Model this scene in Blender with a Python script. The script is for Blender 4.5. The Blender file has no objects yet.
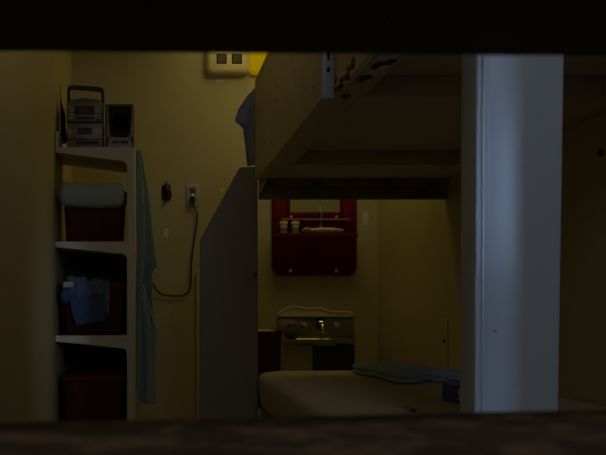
import bpy, bmesh, math, random
from mathutils import Vector, Matrix, noise
random.seed(7)
S = bpy.context.scene
COL = S.collection
PI = math.pi

# ------------------------------------------------------------------ camera geometry (metres)
FPX = 1000.0          # focal length in pixels of the 606 px wide frame
VX, VY = 153.0, 307.0 # where the depth axis of the cell meets the frame
CZ = 0.92             # camera height
def W(px, py, Y):     # measured picture point -> place in the cell at depth Y
    return Vector(((px - VX) * Y / FPX, Y, CZ + (VY - py) * Y / FPX))
def WX(px, Y): return (px - VX) * Y / FPX
def WZ(py, Y): return CZ + (VY - py) * Y / FPX

LX, RX, BY, CEIL = -0.431, 1.196, 5.32, 2.5

# ------------------------------------------------------------------ materials
def mat(name, col, rough=0.55, metal=0.0, var=0.0, vscale=6.0, col2=None, bump=0.0, bscale=40.0,
        emit=None, estr=0.0, spec=0.5, cover=0.5, sharp=0.12, sheen=0.0, stretch=(1, 1, 1)):
    m = bpy.data.materials.new(name); m.use_nodes = True
    nt = m.node_tree; N = nt.nodes; L = nt.links
    b = N['Principled BSDF']
    b.inputs['Base Color'].default_value = (*col, 1)
    b.inputs['Roughness'].default_value = rough
    b.inputs['Metallic'].default_value = metal
    b.inputs['Specular IOR Level'].default_value = spec
    if sheen: b.inputs['Sheen Weight'].default_value = sheen
    tc = N.new('ShaderNodeTexCoord')
    mp = N.new('ShaderNodeMapping'); mp.inputs['Scale'].default_value = stretch
    L.new(tc.outputs['Object'], mp.inputs['Vector'])
    if col2 is not None:
        n = N.new('ShaderNodeTexNoise'); n.inputs['Scale'].default_value = vscale
        n.inputs['Detail'].default_value = 6; n.inputs['Roughness'].default_value = 0.62
        L.new(mp.outputs['Vector'], n.inputs['Vector'])
        r = N.new('ShaderNodeMapRange')
        r.inputs['From Min'].default_value = cover - sharp
        r.inputs['From Max'].default_value = cover + sharp
        L.new(n.outputs['Fac'], r.inputs['Value'])
        mx = N.new('ShaderNodeMix'); mx.data_type = 'RGBA'
        mx.inputs['A'].default_value = (*col, 1); mx.inputs['B'].default_value = (*col2, 1)
        L.new(r.outputs['Result'], mx.inputs['Factor'])
        L.new(mx.outputs['Result'], b.inputs['Base Color'])
    if bump:
        n2 = N.new('ShaderNodeTexNoise'); n2.inputs['Scale'].default_value = bscale
        n2.inputs['Detail'].default_value = 4
        L.new(mp.outputs['Vector'], n2.inputs['Vector'])
        bp = N.new('ShaderNodeBump'); bp.inputs['Strength'].default_value = bump
        bp.inputs['Distance'].default_value = 0.004
        L.new(n2.outputs['Fac'], bp.inputs['Height']); L.new(bp.outputs['Normal'], b.inputs['Normal'])
    if emit:
        b.inputs['Emission Color'].default_value = (*emit, 1); b.inputs['Emission Strength'].default_value = estr
    return m

M = {}
M['wall'] = mat('wall_paint', (.60, .52, .29), .5, col2=(.54, .46, .25), vscale=3, sharp=.25, bump=.25, bscale=22)
M['floor'] = mat('floor_concrete', (.38, .33, .25), .6, col2=(.30, .25, .19), vscale=5, bump=.3)
M['ceil'] = mat('ceiling_paint', (.58, .52, .36), .6, bump=.2)
M['rust'] = mat('rusty_sill', (.075, .040, .028), .8, spec=.2, col2=(.30, .17, .09), vscale=45, cover=.58, sharp=.12, bump=.7, bscale=60)
M['black_steel'] = mat('black_painted_steel', (.035, .032, .030), .6, col2=(.05, .035, .03), vscale=30, bump=.3)
M['bunk'] = mat('bunk_cream_paint', (.74, .65, .42), .45, col2=(.64, .54, .33), vscale=9, cover=.60, sharp=.10, bump=.2, bscale=30)
M['plate'] = mat('panel_grey_paint', (.30, .265, .22), .5, col2=(.26, .23, .19), vscale=6, sharp=.3, bump=.15, bscale=30)
M['post'] = mat('post_white_paint', (.66, .75, .86), .34, spec=.6, col2=(.60, .69, .80), vscale=4, sharp=.25, bump=.18, bscale=12, stretch=(1, 1, .15))
M['deck'] = mat('deck_brown_paint', (.70, .60, .48), .5, col2=(.58, .49, .39), vscale=10, sharp=.2, bump=.3, bscale=30)
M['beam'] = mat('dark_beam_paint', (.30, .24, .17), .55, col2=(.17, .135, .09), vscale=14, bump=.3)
M['chip_dark'] = mat('bare_rust_chip', (.055, .018, .012), .8)
M['chip_red'] = mat('red_primer_chip', (.26, .035, .025), .7)
M['chip_brown'] = mat('brown_primer_chip', (.17, .075, .035), .7)
M['chip_pale'] = mat('pale_plaster_chip', (.80, .72, .50), .7)
M['plaster'] = mat('white_plaster_patch', (.74, .70, .50), .7, bump=.5)
M['shelf'] = mat('shelf_beige_paint', (.74, .66, .52), .5, col2=(.66, .58, .45), vscale=8, sharp=.2, bump=.12)
M['bin'] = mat('red_bin_plastic', (.085, .010, .010), .5, spec=.2, bump=.1, bscale=20)
M['rbox'] = mat('dark_red_box', (.06, .012, .008), .5)
M['boxtop_lit'] = mat('lamplit_box_top', (.90, .56, .10), .55)  # ochre stands in for lamp light on the dark red top
M['terry'] = mat('blue_terry_cloth', (.28, .40, .43), .95, col2=(.23, .34, .38), vscale=60, sharp=.2, bump=.8, bscale=260, sheen=.2)
M['terry2'] = mat('pale_blue_terry', (.46, .58, .62), .95, col2=(.40, .51, .55), vscale=60, sharp=.2, bump=.8, bscale=260, sheen=.2)
M['denim'] = mat('navy_cloth', (.06, .10, .20), .9, col2=(.06, .10, .22), vscale=40, sharp=.2, bump=.5, bscale=200)
M['denim2'] = mat('grey_blue_cloth', (.24, .31, .40), .9, bump=.5, bscale=200)
M['ledge'] = mat('tan_red_ledge', (.42, .13, .09), .5)  # paler red-tan than the rest of the unit
M['bay'] = mat('bay_back_shade', (.07, .06, .045), .6)  # dark colour stands in for shade inside the bays
M['chip_orange'] = mat('orange_rust_chip', (.50, .26, .07), .8)
M['navy2'] = mat('slate_cloth', (.12, .17, .26), .9, bump=.5, bscale=200)
M['shirt'] = mat('blue_shirt_cloth', (.30, .37, .58), .9, bump=.4, bscale=150)
M['sheet'] = mat('bed_sheet', (.56, .48, .33), .85, col2=(.50, .43, .30), vscale=10, sharp=.25, bump=.3, bscale=120)
M['bluetowel'] = mat('bright_blue_cloth', (.36, .48, .62), .95, col2=(.30, .41, .55), vscale=30, sharp=.2, bump=.7, bscale=200, sheen=.2)
M['silver'] = mat('stereo_silver', (.24, .21, .18), .4, metal=.2)
M['silver_dark'] = mat('stereo_graphite', (.11, .10, .09), .4)
M['black'] = mat('black_plastic', (.012, .012, .012), .45)
M['grille'] = mat('speaker_mesh', (.022, .022, .022), .8, bump=.9, bscale=500)
M['display'] = mat('stereo_display', (.02, .004, .004), .25, emit=(.8, .05, .02), estr=.008)
M['outlet'] = mat('outlet_plate', (.50, .46, .40), .4)
M['vent'] = mat('fixture_cream', (.86, .76, .46), .5, bump=.15)
M['hole'] = mat('dark_opening', (.008, .007, .005), .9)
M['lens'] = mat('lamp_lens', (.55, .40, .01), .5, spec=.1, emit=(1.0, .66, .0), estr=.16)
M['redpanel'] = mat('red_moulded_plastic', (.19, .008, .008), .45, spec=.12, col2=(.15, .007, .007), vscale=8, sharp=.2)
M['mirror'] = mat('mirror_reflection_tint', (.42, .37, .15), .5, metal=.5, bump=.15, bscale=8)  # yellow base stands in for the reflected lit wall
M['steel'] = mat('stainless_steel', (.46, .42, .34), .33, metal=.85, bump=.15, bscale=12, col2=(.34, .30, .24), vscale=10, sharp=.2)
M['steel_dark'] = mat('dark_steel_panel', (.035, .030, .026), .45, metal=.3)
M['chrome'] = mat('chrome', (.75, .73, .68), .18, metal=1.0)
M['greenpaint'] = mat('olive_cabinet', (.42, .36, .20), .5, col2=(.35, .30, .17), vscale=7, sharp=.2)
M['green'] = mat('green_plastic', (.05, .30, .17), .3)
M['white'] = mat('white_plastic', (.70, .68, .64), .35)
M['cream'] = mat('cream_plastic', (.70, .58, .36), .4)
M['navy'] = mat('navy_card', (.03, .05, .42), .4)
M['red'] = mat('red_plastic', (.55, .03, .03), .35)
M['cord'] = mat('dark_cord', (.03, .022, .014), .5)
M['tag'] = mat('tan_tag', (.62, .48, .34), .6)

# ------------------------------------------------------------------ mesh helpers
def bx(bm, x0, x1, y0, y1, z0, z1, bev=0.0, seg=2):
    r = bmesh.ops.create_cube(bm, size=1.0)
    vs = r['verts']
    for v in vs:
        v.co = Vector((x0 + (v.co.x + .5) * (x1 - x0), y0 + (v.co.y + .5) * (y1 - y0), z0 + (v.co.z + .5) * (z1 - z0)))
    if bev > 0:
        es = list({e for v in vs for e in v.link_edges})
        bmesh.ops.bevel(bm, geom=es, offset=bev, segments=seg, affect='EDGES', profile=.5)
def prism(bm, pts, y0, y1):           # polygon in x-z, extruded along y
    a = [bm.verts.new((x, y0, z)) for x, z in pts]
    b = [bm.verts.new((x, y1, z)) for x, z in pts]
    n = len(pts)
    bm.faces.new(a); bm.faces.new(b[::-1])
    for i in range(n): bm.faces.new((a[i], b[i], b[(i + 1) % n], a[(i + 1) % n]))
def prism_x(bm, pts, x0, x1):         # polygon in y-z, extruded along x
    a = [bm.verts.new((x0, y, z)) for y, z in pts]
    b = [bm.verts.new((x1, y, z)) for y, z in pts]
    n = len(pts)
    bm.faces.new(a); bm.faces.new(b[::-1])
    for i in range(n): bm.faces.new((a[i], b[i], b[(i + 1) % n], a[(i + 1) % n]))
def tube(bm, pts, r, seg=8):
    pts = [Vector(p) for p in pts]; rings = []
    rr = r if isinstance(r, (list, tuple)) else [r] * len(pts)
    for i, p in enumerate(pts):
        t = (pts[min(i + 1, len(pts) - 1)] - pts[max(i - 1, 0)]).normalized()
        u = t.cross(Vector((0, 1, 0)))
        if u.length < .05: u = t.cross(Vector((1, 0, 0)))
        u.normalize(); w = t.cross(u)
        rings.append([bm.verts.new(p + rr[i] * (math.cos(a) * u + math.sin(a) * w)) for a in [2 * PI * k / seg for k in range(seg)]])
    for A, B in zip(rings, rings[1:]):
        for k in range(seg): bm.faces.new((A[k], A[(k + 1) % seg], B[(k + 1) % seg], B[k]))
    bm.faces.new(rings[0][::-1]); bm.faces.new(rings[-1])
def lathe(bm, prof, c, axis='z', seg=20):   # prof: (radius, height)
    rings = []
    for r, h in prof:
        ring = []
        for k in range(seg):
            a = 2 * PI * k / seg
            p = (r * math.cos(a), r * math.sin(a), h)
            if axis == 'y': p = (p[0], h, p[1])
            ring.append(bm.verts.new(Vector(c) + Vector(p)))
        rings.append(ring)
    for A, B in zip(rings, rings[1:]):
        for k in range(seg): bm.faces.new((A[k], A[(k + 1) % seg], B[(k + 1) % seg], B[k]))
    bm.faces.new(rings[0][::-1]); bm.faces.new(rings[-1])
def rrect(w, d, r, n=5):
    out = []
    for cx, cy, a0 in ((w - r, d - r, 0), (-w + r, d - r, 90), (-w + r, -d + r, 180), (w - r, -d + r, 270)):
        for k in range(n + 1):
            a = math.radians(a0 + 90 * k / n)
            out.append((cx + r * math.cos(a), cy + r * math.sin(a)))
    return out
def loft(bm, rings, caps=True):       # rings: lists of points, same count
    R = [[bm.verts.new(p) for p in ring] for ring in rings]
    n = len(R[0])
    for A, B in zip(R, R[1:]):
        for k in range(n): bm.faces.new((A[k], A[(k + 1) % n], B[(k + 1) % n], B[k]))
    if caps: bm.faces.new(R[0][::-1]); bm.faces.new(R[-1])
def grid(bm, fn, nu, nv):
    V = [[bm.verts.new(fn(i / nu, j / nv)) for i in range(nu + 1)] for j in range(nv + 1)]
    for j in range(nv):
        for i in range(nu): bm.faces.new((V[j][i], V[j][i + 1], V[j + 1][i + 1], V[j + 1][i]))
def obj(name, bm, m, parent=None, smooth=False, bevel=0.0, solid=0.0, sub=0):
    bmesh.ops.recalc_face_normals(bm, faces=bm.faces)
    me = bpy.data.meshes.new(name); bm.to_mesh(me); bm.free()
    o = bpy.data.objects.new(name, me); COL.objects.link(o)
    me.materials.append(M[m] if isinstance(m, str) else m)
    if smooth:
        me.polygons.foreach_set('use_smooth', [True] * len(me.polygons))
        if smooth == 'auto': me.set_sharp_from_angle(angle=math.radians(38))
    if solid:
        md = o.modifiers.new('Solidify', 'SOLIDIFY'); md.thickness = solid; md.offset = 0
    if bevel:
        md = o.modifiers.new('Bevel', 'BEVEL'); md.width = bevel; md.segments = 3; md.limit_method = 'ANGLE'
        me.polygons.foreach_set('use_smooth', [True] * len(me.polygons)); md.harden_normals = True
    if sub:
        md = o.modifiers.new('Subdiv', 'SUBSURF'); md.levels = sub; md.render_levels = sub
    if parent:
        o.parent = parent
        o.matrix_parent_inverse = Matrix.Translation(-parent.location)
    return o
def thing(name, label, cat, loc=(0, 0, 0), group=None):
    o = bpy.data.objects.new(name, None); COL.objects.link(o); o.location = loc
    o.empty_display_size = .05
    tag(o, label, cat, group); return o
def tag(o, label, cat, group=None):
    o['label'] = label; o['category'] = cat
    if group: o['group'] = group
    return o
def struct(o): o['kind'] = 'structure'; return o
def lerp(a, b, t): return a + (b - a) * t
def interp(tab, v):
    for a, b in zip(tab, tab[1:]):
        if v <= b[0]:
            t = (v - a[0]) / (b[0] - a[0]) if b[0] > a[0] else 0
            t = t * t * (3 - 2 * t) if False else t
            return [lerp(p, q, t) for p, q in zip(a[1:], b[1:])]
    return list(tab[-1][1:])
def N3(x, y, z): return noise.noise(Vector((x, y, z)))

# ------------------------------------------------------------------ the cell
def wallbox(name, m, *a):
    bm = bmesh.new(); bx(bm, *a); return struct(obj(name, bm, m))
wallbox('floor', 'floor', LX - .15, RX + .15, -1.6, BY + .15, -.1, 0)
wallbox('ceiling', 'ceil', LX - .15, RX + .15, .35, BY + .15, CEIL, CEIL + .1)
w_left = wallbox('wall_left', 'wall', LX - .15, LX, .35, BY + .15, 0, CEIL)
w_right = wallbox('wall_right', 'wall', RX, RX + .15, .35, BY + .15, 0, CEIL)
w_back = wallbox('wall_back', 'wall', LX, RX, BY, BY + .15, 0, CEIL)

# the steel cross pieces of the cell front between which the photograph looks in
def crossbar(name, m, tl, tr, depth0, depth1, up):
    bm = bmesh.new()
    rows = []
    nx = 60
    def edge(u): return lerp(tl, tr, u)
    # cross-section: a thick flat with an eased edge on the slot side
    for i in range(nx + 1):
        u = i / nx; x = lerp(LX - .1, RX + .1, u)
        z = lerp(tl, tr, (x + .05) / .25 if -1 < (x + .05) / .25 < 2 else (2 if x > 0 else -1))
        z += .0006 * N3(x * 30, 3, up)
        sgn = 1 if up else -1
        sec = [(depth0 + .006, z), (depth0, z + sgn * .006), (depth0, z + sgn * .14), (depth1, z + sgn * .14),
               (depth1, z + sgn * .006), (depth1 - .002, z + sgn * .002), (depth1 - .006, z)]
        rows.append([(x, y, zz) for y, zz in sec])
    loft(bm, rows)
    return struct(obj(name, bm, m))
crossbar('trim_1', 'black_steel', 0.92 + .1006, 0.92 + .0988, .30, .40, True)    # above the opening
crossbar('trim_2', 'rust', 0.92 - .0454, 0.92 - .0399, .20, .40, False)           # rusty sill below it

# paint chips and patches on the walls (raised flakes, part of the walls)
def blob(bm, pts, y0, y1): prism(bm, pts, y0, y1)
def chip(parent, m, name, px, py, w, h, Y=BY, seed=0, th=.002):
    bm = bmesh.new(); c = W(px, py, Y); n = 14
    pts = []
    for k in range(n):
        a = 2 * PI * k / n; rr = 1 + .45 * N3(math.cos(a) * 1.7 + seed, math.sin(a) * 1.7, seed)
        pts.append((c.x + w / 2 * rr * math.cos(a), c.z + h / 2 * rr * math.sin(a)))
    prism(bm, pts, Y - th, Y + .002)
    return obj(name, bm, m, parent)
chip(w_back, 'chip_pale', 'paint_chip', 219.5, 81, .046, .012, seed=1)
chip(w_back, 'chip_pale', 'paint_chip', 222, 190, .022, .030, seed=2)
chip(w_back, 'plaster', 'plaster_patch', 365.5, 218.5, .036, .066, seed=5)
chip(w_back, 'chip_pale', 'paint_chip', 166, 233, .030, .05, seed=8)
for z, y, s in ((.50, 2.72, 1), (.53, 2.76, 2)):
    bm = bmesh.new(); n = 10
    pts = [(y + .010 * math.cos(2 * PI * k / n) * (1 + .4 * N3(k, s, 0)), z + .022 * math.sin(2 * PI * k / n)) for k in range(n)]
    prism_x(bm, pts, LX - .002, LX + .002); obj('paint_chip', bm, 'chip_pale', w_left)
# patch strip with a bolt hole on the right wall, seen just left of the post
bm = bmesh.new()
ya = 1000 * RX / (443.0 - VX); yb = 1000 * RX / (448.5 - VX)
bx(bm, RX - .006, RX + .002, yb, ya, .60, WZ(319, ya), .002)
strip = obj('anchor_strip', bm, 'wall', w_right)
bm = bmesh.new(); yc = (ya + yb) / 2
lathe_c = (RX - .008, yc, WZ(341, yc))
prism_x(bm, [(yc + .012 * math.cos(2 * PI * k / 10), lathe_c[2] + .009 * math.sin(2 * PI * k / 10)) for k in range(10)], RX - .009, RX)
obj('bolt_hole', bm, 'hole', strip)
# scored line along the right wall beyond the post
bm = bmesh.new()
pts = [(1.7, .42), (1.7, .424), (4.0, .424 - .0), (4.0, .42)]
zl = CZ + RX * .352
prism_x(bm, [(2.1, zl), (2.1, zl + .006), (3.05, zl + .006), (3.05, zl)], RX - .003, RX + .002)
obj('paint_ridge', bm, 'wall', w_right)
bm = bmesh.new(); yr = 1196 / (603 - 153.)*1.0
prism_x(bm, [(2.69, CZ + .41), (2.67, CZ + .425), (2.65, CZ + .41), (2.66, CZ + .40)], RX - .003, RX + .002)
obj('paint_chip', bm, 'chip_dark', w_right)

# thin conduit on the back wall beside the bunk panel
bm = bmesh.new()
xc = WX(197.5, BY)
tube(bm, [(xc, BY - .012, 0.0), (xc, BY - .012, WZ(272, BY)), (xc, BY + .01, WZ(269.5, BY))], .0055, 10)
for z in (.15,): bx(bm, xc - .018, xc + .018, BY - .022, BY + .001, z, z + .014, .002)
tag(obj('conduit', bm, 'deck', None, smooth='auto'), 'thin painted conduit running down the wall left of the bunk panel', 'pipe')

# ------------------------------------------------------------------ wall box with two square openings, and lamp
def rr_pts(x0, x1, z0, z1, r, n=5):
    cx, cz = (x0 + x1) / 2, (z0 + z1) / 2
    return [(cx + a, cz + b) for a, b in rrect((x1 - x0) / 2, (z1 - z0) / 2, r, n)]
vb = thing('junction_box', 'cream raised wall box with two square grilled openings beside the yellow lamp', 'box', (.40, BY, 2.24))
x0, x1, z0, z1 = WX(206, BY), WX(249, BY), WZ(76, BY), 2.42
bm = bmesh.new()
rings = []
for off, y in ((0, BY), (0, BY - .03), (.008, BY - .045), (.022, BY - .052)):
    rings.append([(x, y, z) for x, z in rr_pts(x0 + off, x1 - off, z0 + off, z1 - off, .03 - off * .6)])
loft(bm, rings)
obj('housing', bm, 'vent', vb, smooth='auto')
for cx in (221.0, 236.0):
    for row in (61.2, 43.0):
        bm = bmesh.new(); c = W(cx, row, BY)
        bx(bm, c.x - .027, c.x + .027, BY - .0535, BY - .045, c.z - .027, c.z + .027, .002)
        g = obj('opening', bm, 'hole', vb)
        bm = bmesh.new()
        for k in (-1, 0, 1):
            bx(bm, c.x + k * .013 - .0018, c.x + k * .013 + .0018, BY - .0575, BY - .0530, c.z - .022, c.z + .022)
            bx(bm, c.x - .022, c.x + .022, BY - .0565, BY - .0530, c.z + k * .013 - .0016, c.z + k * .013 + .0016)
        obj('grating', bm, 'beam', g)
lm = thing('wall_lamp', 'glowing yellow wall lamp high on the back wall above the bunk', 'lamp', (.58, BY, 2.25))
bm = bmesh.new()
a0, a1 = WX(249.5, BY), WX(285, BY)
rings = []
for off, y in ((0, BY), (0, BY - .03), (.006, BY - .042), (.014, BY - .047)):
    rings.append([(x, y, z) for x, z in rr_pts(a0 + off, a1 - off, WZ(75, BY) + off, 2.42 - off, .022 - off * .5)])
loft(bm, rings); obj('lens', bm, 'lens', lm, smooth='auto')
bm = bmesh.new(); bx(bm, a0, a1, BY - .07, BY, 2.422, 2.445, .004); obj('cap', bm, 'vent', lm)

# ------------------------------------------------------------------ outlet, hole, cord
ot = thing('power_outlet', 'grey double power outlet with a cord plugged into its lower socket', 'outlet', (.21, BY, 1.51))
ox0, ox1, oz0, oz1 = WX(186.3, BY), WX(199, BY), WZ(206.5, BY), WZ(184.3, BY)
bm = bmesh.new(); bx(bm, ox0, ox1, BY - .007, BY, oz0, oz1, .003); obj('cover_plate', bm, 'outlet', ot, smooth='auto')
ocx = (ox0 + ox1) / 2 - .001
for py in (190.5, 199.8):
    bm = bmesh.new(); z = WZ(py, BY)
    pts = [(ocx + .0175 * math.cos(a) , z + max(-.015, min(.015, .020 * math.sin(a)))) for a in [2 * PI * k / 20 for k in range(20)]]
    prism(bm, pts, BY - .0095, BY - .006); s = obj('socket', bm, 'silver_dark', ot)
    bm = bmesh.new()
    for dx in (-.007, .007): bx(bm, ocx + dx - .0012, ocx + dx + .0012, BY - .0105, BY - .009, z - .002, z + .008)
    lathe(bm, [(.003, -.0008), (.003, .0008)], (ocx, BY - .0098, z - .008), 'y', 10)
    obj('slot', bm, 'hole', s)
bm = bmesh.new(); lathe(bm, [(.003, -.001), (.003, .001)], (ocx, BY - .0075, WZ(195.2, BY)), 'y', 10); obj('screw', bm, 'chrome', ot)
cd = thing('electric_cable', 'dark thin cord looping down the wall from the outlet behind the hanging towel', 'cord', (.2, BY, 1.2))
bm = bmesh.new()
cpx = [(193, 203), (193.6, 207), (196, 211), (197.3, 215), (196.5, 225), (194.5, 238), (192.3, 252), (191.2, 266), (191, 280), (190.3, 288), (187.5, 293.3), (182, 295.8),
       (173, 296), (165, 295.4), (159.5, 293.3), (156, 289.5), (153, 284), (148, 279)]
tube(bm, [W(x, y, BY) + Vector((0, -.012 - .008 * (i > 14) * (i - 14), 0)) for i, (x, y) in enumerate(cpx)], .0042, 8)
obj('cable', bm, 'cord', cd, smooth=True)
bm = bmesh.new(); bx(bm, ocx - .011, ocx + .009, BY - .032, BY - .0095, WZ(204, BY), WZ(196.5, BY), .004); obj('plug', bm, 'black', cd, smooth='auto')

hb = thing('broken_wall_box', 'black open hole with torn paint in the wall left of the outlet', 'hole', (.07, BY, 1.52))
bm = bmesh.new()
pts = [(162, 186), (164.5, 184.6), (170, 184.5), (170.6, 188), (170.8, 194), (170.3, 200.5), (166, 201.3), (162.2, 200.2), (161.8, 192)]
prism(bm, [(WX(x, BY), WZ(y, BY)) for x, y in pts], BY - .004, BY + .004); obj('cavity', bm, 'hole', hb)
bm = bmesh.new()
for poly in ([(165, 184), (166.5, 181), (168.5, 185), (170.5, 190), (168, 191), (166, 187.5)], [(164, 201), (168.5, 200.4), (166.5, 202.8), (161.5, 206.8), (164.5, 203)],
             [(170.6, 190), (172, 194.5), (171.6, 198), (170.4, 197)]):
    prism(bm, [(WX(x, BY), WZ(y, BY)) for x, y in poly], BY - .010, BY + .001)
obj('torn_paint', bm, 'chip_brown', hb)
bm = bmesh.new()
tube(bm, [W(166, 186, BY) + Vector((0, -.006, 0)), W(167.5, 190, BY) + Vector((0, -.02, 0)), W(169, 195, BY) + Vector((0, -.012, 0)), W(167.5, 199.5, BY) + Vector((0, -.004, 0))], .003, 6)
obj('loose_wire', bm, 'chip_brown', hb, smooth=True)

# ------------------------------------------------------------------ bunk bed (one welded thing)
YF = 4.08; BZ = CZ + .518; BT = CZ + .927
bk = thing('bunk_bed', 'painted steel bunk bed with a solid side board, sloped end panel and white post', 'bunk bed', (.8, 3.0, 0))
bm = bmesh.new(); bx(bm, .416, .4445, 2.463, YF, BZ, BT, .004)
obj('side_board', bm, 'bunk', bk, smooth='auto')
bm = bmesh.new(); bx(bm, .446, .462, 2.0, YF - .01, BZ + .002, BT - .01, .003)
near = obj('side_rail', bm, 'bunk', bk, smooth='auto')
# end edge of the side board, coloured for the bluish light on it
bm = bmesh.new(); bx(bm, .4145, .4455, 2.452, 2.464, BZ - .006, BT, .003)
ed = obj('end_strip', bm, 'post', bk, smooth='auto'); ed['label'] = 'end strip coloured for bluish light, with dark chips'
for py, w in ((69.5, .004), (58, .003), (53, .004)):
    bm = bmesh.new(); bx(bm, .430 - w, .430 + w, 2.450, 2.4525, WZ(py, 2.45) - .006, WZ(py, 2.45) + .006, .001)
    obj('paint_chip', bm, 'chip_dark', ed)
# deck underside with two recesses
bm = bmesh.new()
yr = [(2.08, 2.463), (3.085, 3.65)]
xi0, xi1 = .512, RX - .085
bx(bm, .463, RX - .004, 2.0, YF, BZ + .052, BZ + .075)
def flat(xa, xb, ya, yb): bx(bm, xa, xb, ya, yb, BZ, BZ + .052, .003)
flat(.463, xi0, 2.0, YF); flat(xi1, RX - .004, 2.0, YF)
flat(xi0, xi1, 2.0, 2.08); flat(xi0, xi1, 2.463, 3.085); flat(xi0, xi1, 3.65, YF)
obj('upper_deck', bm, 'deck', bk, smooth='auto')
bm = bmesh.new(); bx(bm, .4165, .463, 2.463, YF - .02, BZ - .003, BZ + .012, .002)
obj('bottom_flange', bm, 'bunk', bk, smooth='auto')
# cross beam at the far end
bm = bmesh.new()
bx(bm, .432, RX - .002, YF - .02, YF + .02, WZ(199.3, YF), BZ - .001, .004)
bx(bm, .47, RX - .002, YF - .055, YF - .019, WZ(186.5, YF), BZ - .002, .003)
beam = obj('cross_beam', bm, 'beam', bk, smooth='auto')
bm = bmesh.new()
for x, w in ((272, 5), (316, 6), (385, 7), (425, 4)):
    bm = bmesh.new(); c = W(x, 185.5, YF); bx(bm, c.x - w / 500, c.x + w / 500, YF - .057, YF - .052, c.z - .004, c.z + .004, .001)
    obj('slot', bm, 'hole', beam)
# small folded corner bracket
bm = bmesh.new()
prism(bm, [(WX(a, YF), WZ(b, YF)) for a, b in ((258.5, 192.5), (258, 186), (262, 182), (266, 181), (263.5, 186), (260, 193))], YF - .06, YF - .02)
obj('corner_bracket', bm, 'bunk', bk)
# sloped end panel, standing out into the room
bm = bmesh.new()
pp = [(200, 240), (239, 168.5), (241, 167.2), (254.5, 166.8), (254.5, 178), (257.6, 181), (258, 480)]
pl = [(WX(a, YF), WZ(b, YF)) for a, b in pp] + [(WX(258, YF), 0.0), (WX(199.5, YF), 0.0)]
pl = [p for i, p in enumerate(pl) if i != 6]
prism(bm, pl, YF - .005, YF + .03)
pan = obj('end_panel', bm, 'plate', bk, bevel=.004); pan['label'] = 'grey-brown end panel with a sloped top corner'
bm = bmesh.new(); prism(bm, [(WX(a, YF), WZ(b, YF)) for a, b in ((254.6, 166.5), (258.2, 166.5), (258.2, 176.5), (254.6, 178.5))], YF - .002, YF + .02)
obj('mounting_tab', bm, 'bunk', bk)
bm = bmesh.new(); lathe(bm, [(.008, -.004), (.008, 0), (.0055, .001)], (WX(255.5, YF), YF - .006, WZ(275, YF)), 'y', 12)
obj('bolt', bm, 'black_steel', pan)
# end post
bm = bmesh.new()
YP = 1.9
def px_(p, y): return (p - VX) * y / FPX
zt, zb2 = 1.80, 0.0
def post_ring(z):
    t = (WZ(52, YP) - z) / (WZ(412, YP) - WZ(52, YP)) * -1  # 0 at the upper slot edge, 1 at the lower
    xl = lerp(px_(476.8, YP), px_(474.8, YP), t); xr = lerp(px_(564.8, YP), px_(559, YP), t)
    r = .006; y0, y1 = YP, YP + .098
    out = []
    for ci, (cx, cy, a0) in enumerate(((xr - r, y1 - r, 0), (xl + r, y1 - r, 90), (xl + r, y0 + r, 180), (xr - r, y0 + r, 270))):
        for k in range(5):
            a = math.radians(a0 + 90 * k / 4); out.append((cx + r * math.cos(a), cy + r * math.sin(a), z))
        if ci == 2:                       # bow added so brightness falls off across the face
            for k in range(1, 16):
                u = k / 16; g = math.sin(PI * u ** .62)
                out.append((lerp(xl + r, xr - r, u), y0 - .013 * g, z))
    return out
loft(bm, [post_ring(z) for z in (0, .3, .6, .9, 1.2, 1.5, zt)])
post = obj('post', bm, 'post', bk, smooth='auto'); post['label'] = 'broad bluish white steel post at the near end'
bm = bmesh.new()      # raised weld seams down the near-left corner of the post
tube(bm, [(px_(480.5, YP), YP - .0045, .01), (px_(483.0, YP), YP - .0045, 1.79)], .0022, 8)
tube(bm, [(px_(485.5, YP), YP - .0075, .01), (px_(489.0, YP), YP - .0075, 1.79)], .0016, 8)
obj('seam', bm, 'post', post, smooth=True)
for (a, b, w, h) in ((493, 331, .006, .0022), (513, 385, .002, .002)):
    bm = bmesh.new(); c = W(a, b, YP); prism(bm, [(c.x - w, c.z + h * .4), (c.x - w * .2, c.z + h), (c.x + w, c.z - h * .6), (c.x - w * .1, c.z - h)], YP - .0138, YP - .005)
    obj('paint_chip', bm, 'chip_orange', post)
bm = bmesh.new()      # bracket tying post to deck
bx(bm, .62, .77, 1.985, 2.02, BZ + .02, BZ + .30, .004); obj('end_bracket', bm, 'deck', bk)
# lower deck
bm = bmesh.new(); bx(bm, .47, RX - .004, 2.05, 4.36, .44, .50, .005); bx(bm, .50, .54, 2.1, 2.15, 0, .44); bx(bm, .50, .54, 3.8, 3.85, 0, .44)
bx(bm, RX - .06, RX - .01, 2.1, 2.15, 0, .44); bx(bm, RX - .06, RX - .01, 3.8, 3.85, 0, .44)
obj('lower_deck', bm, 'beam', bk)
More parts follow.
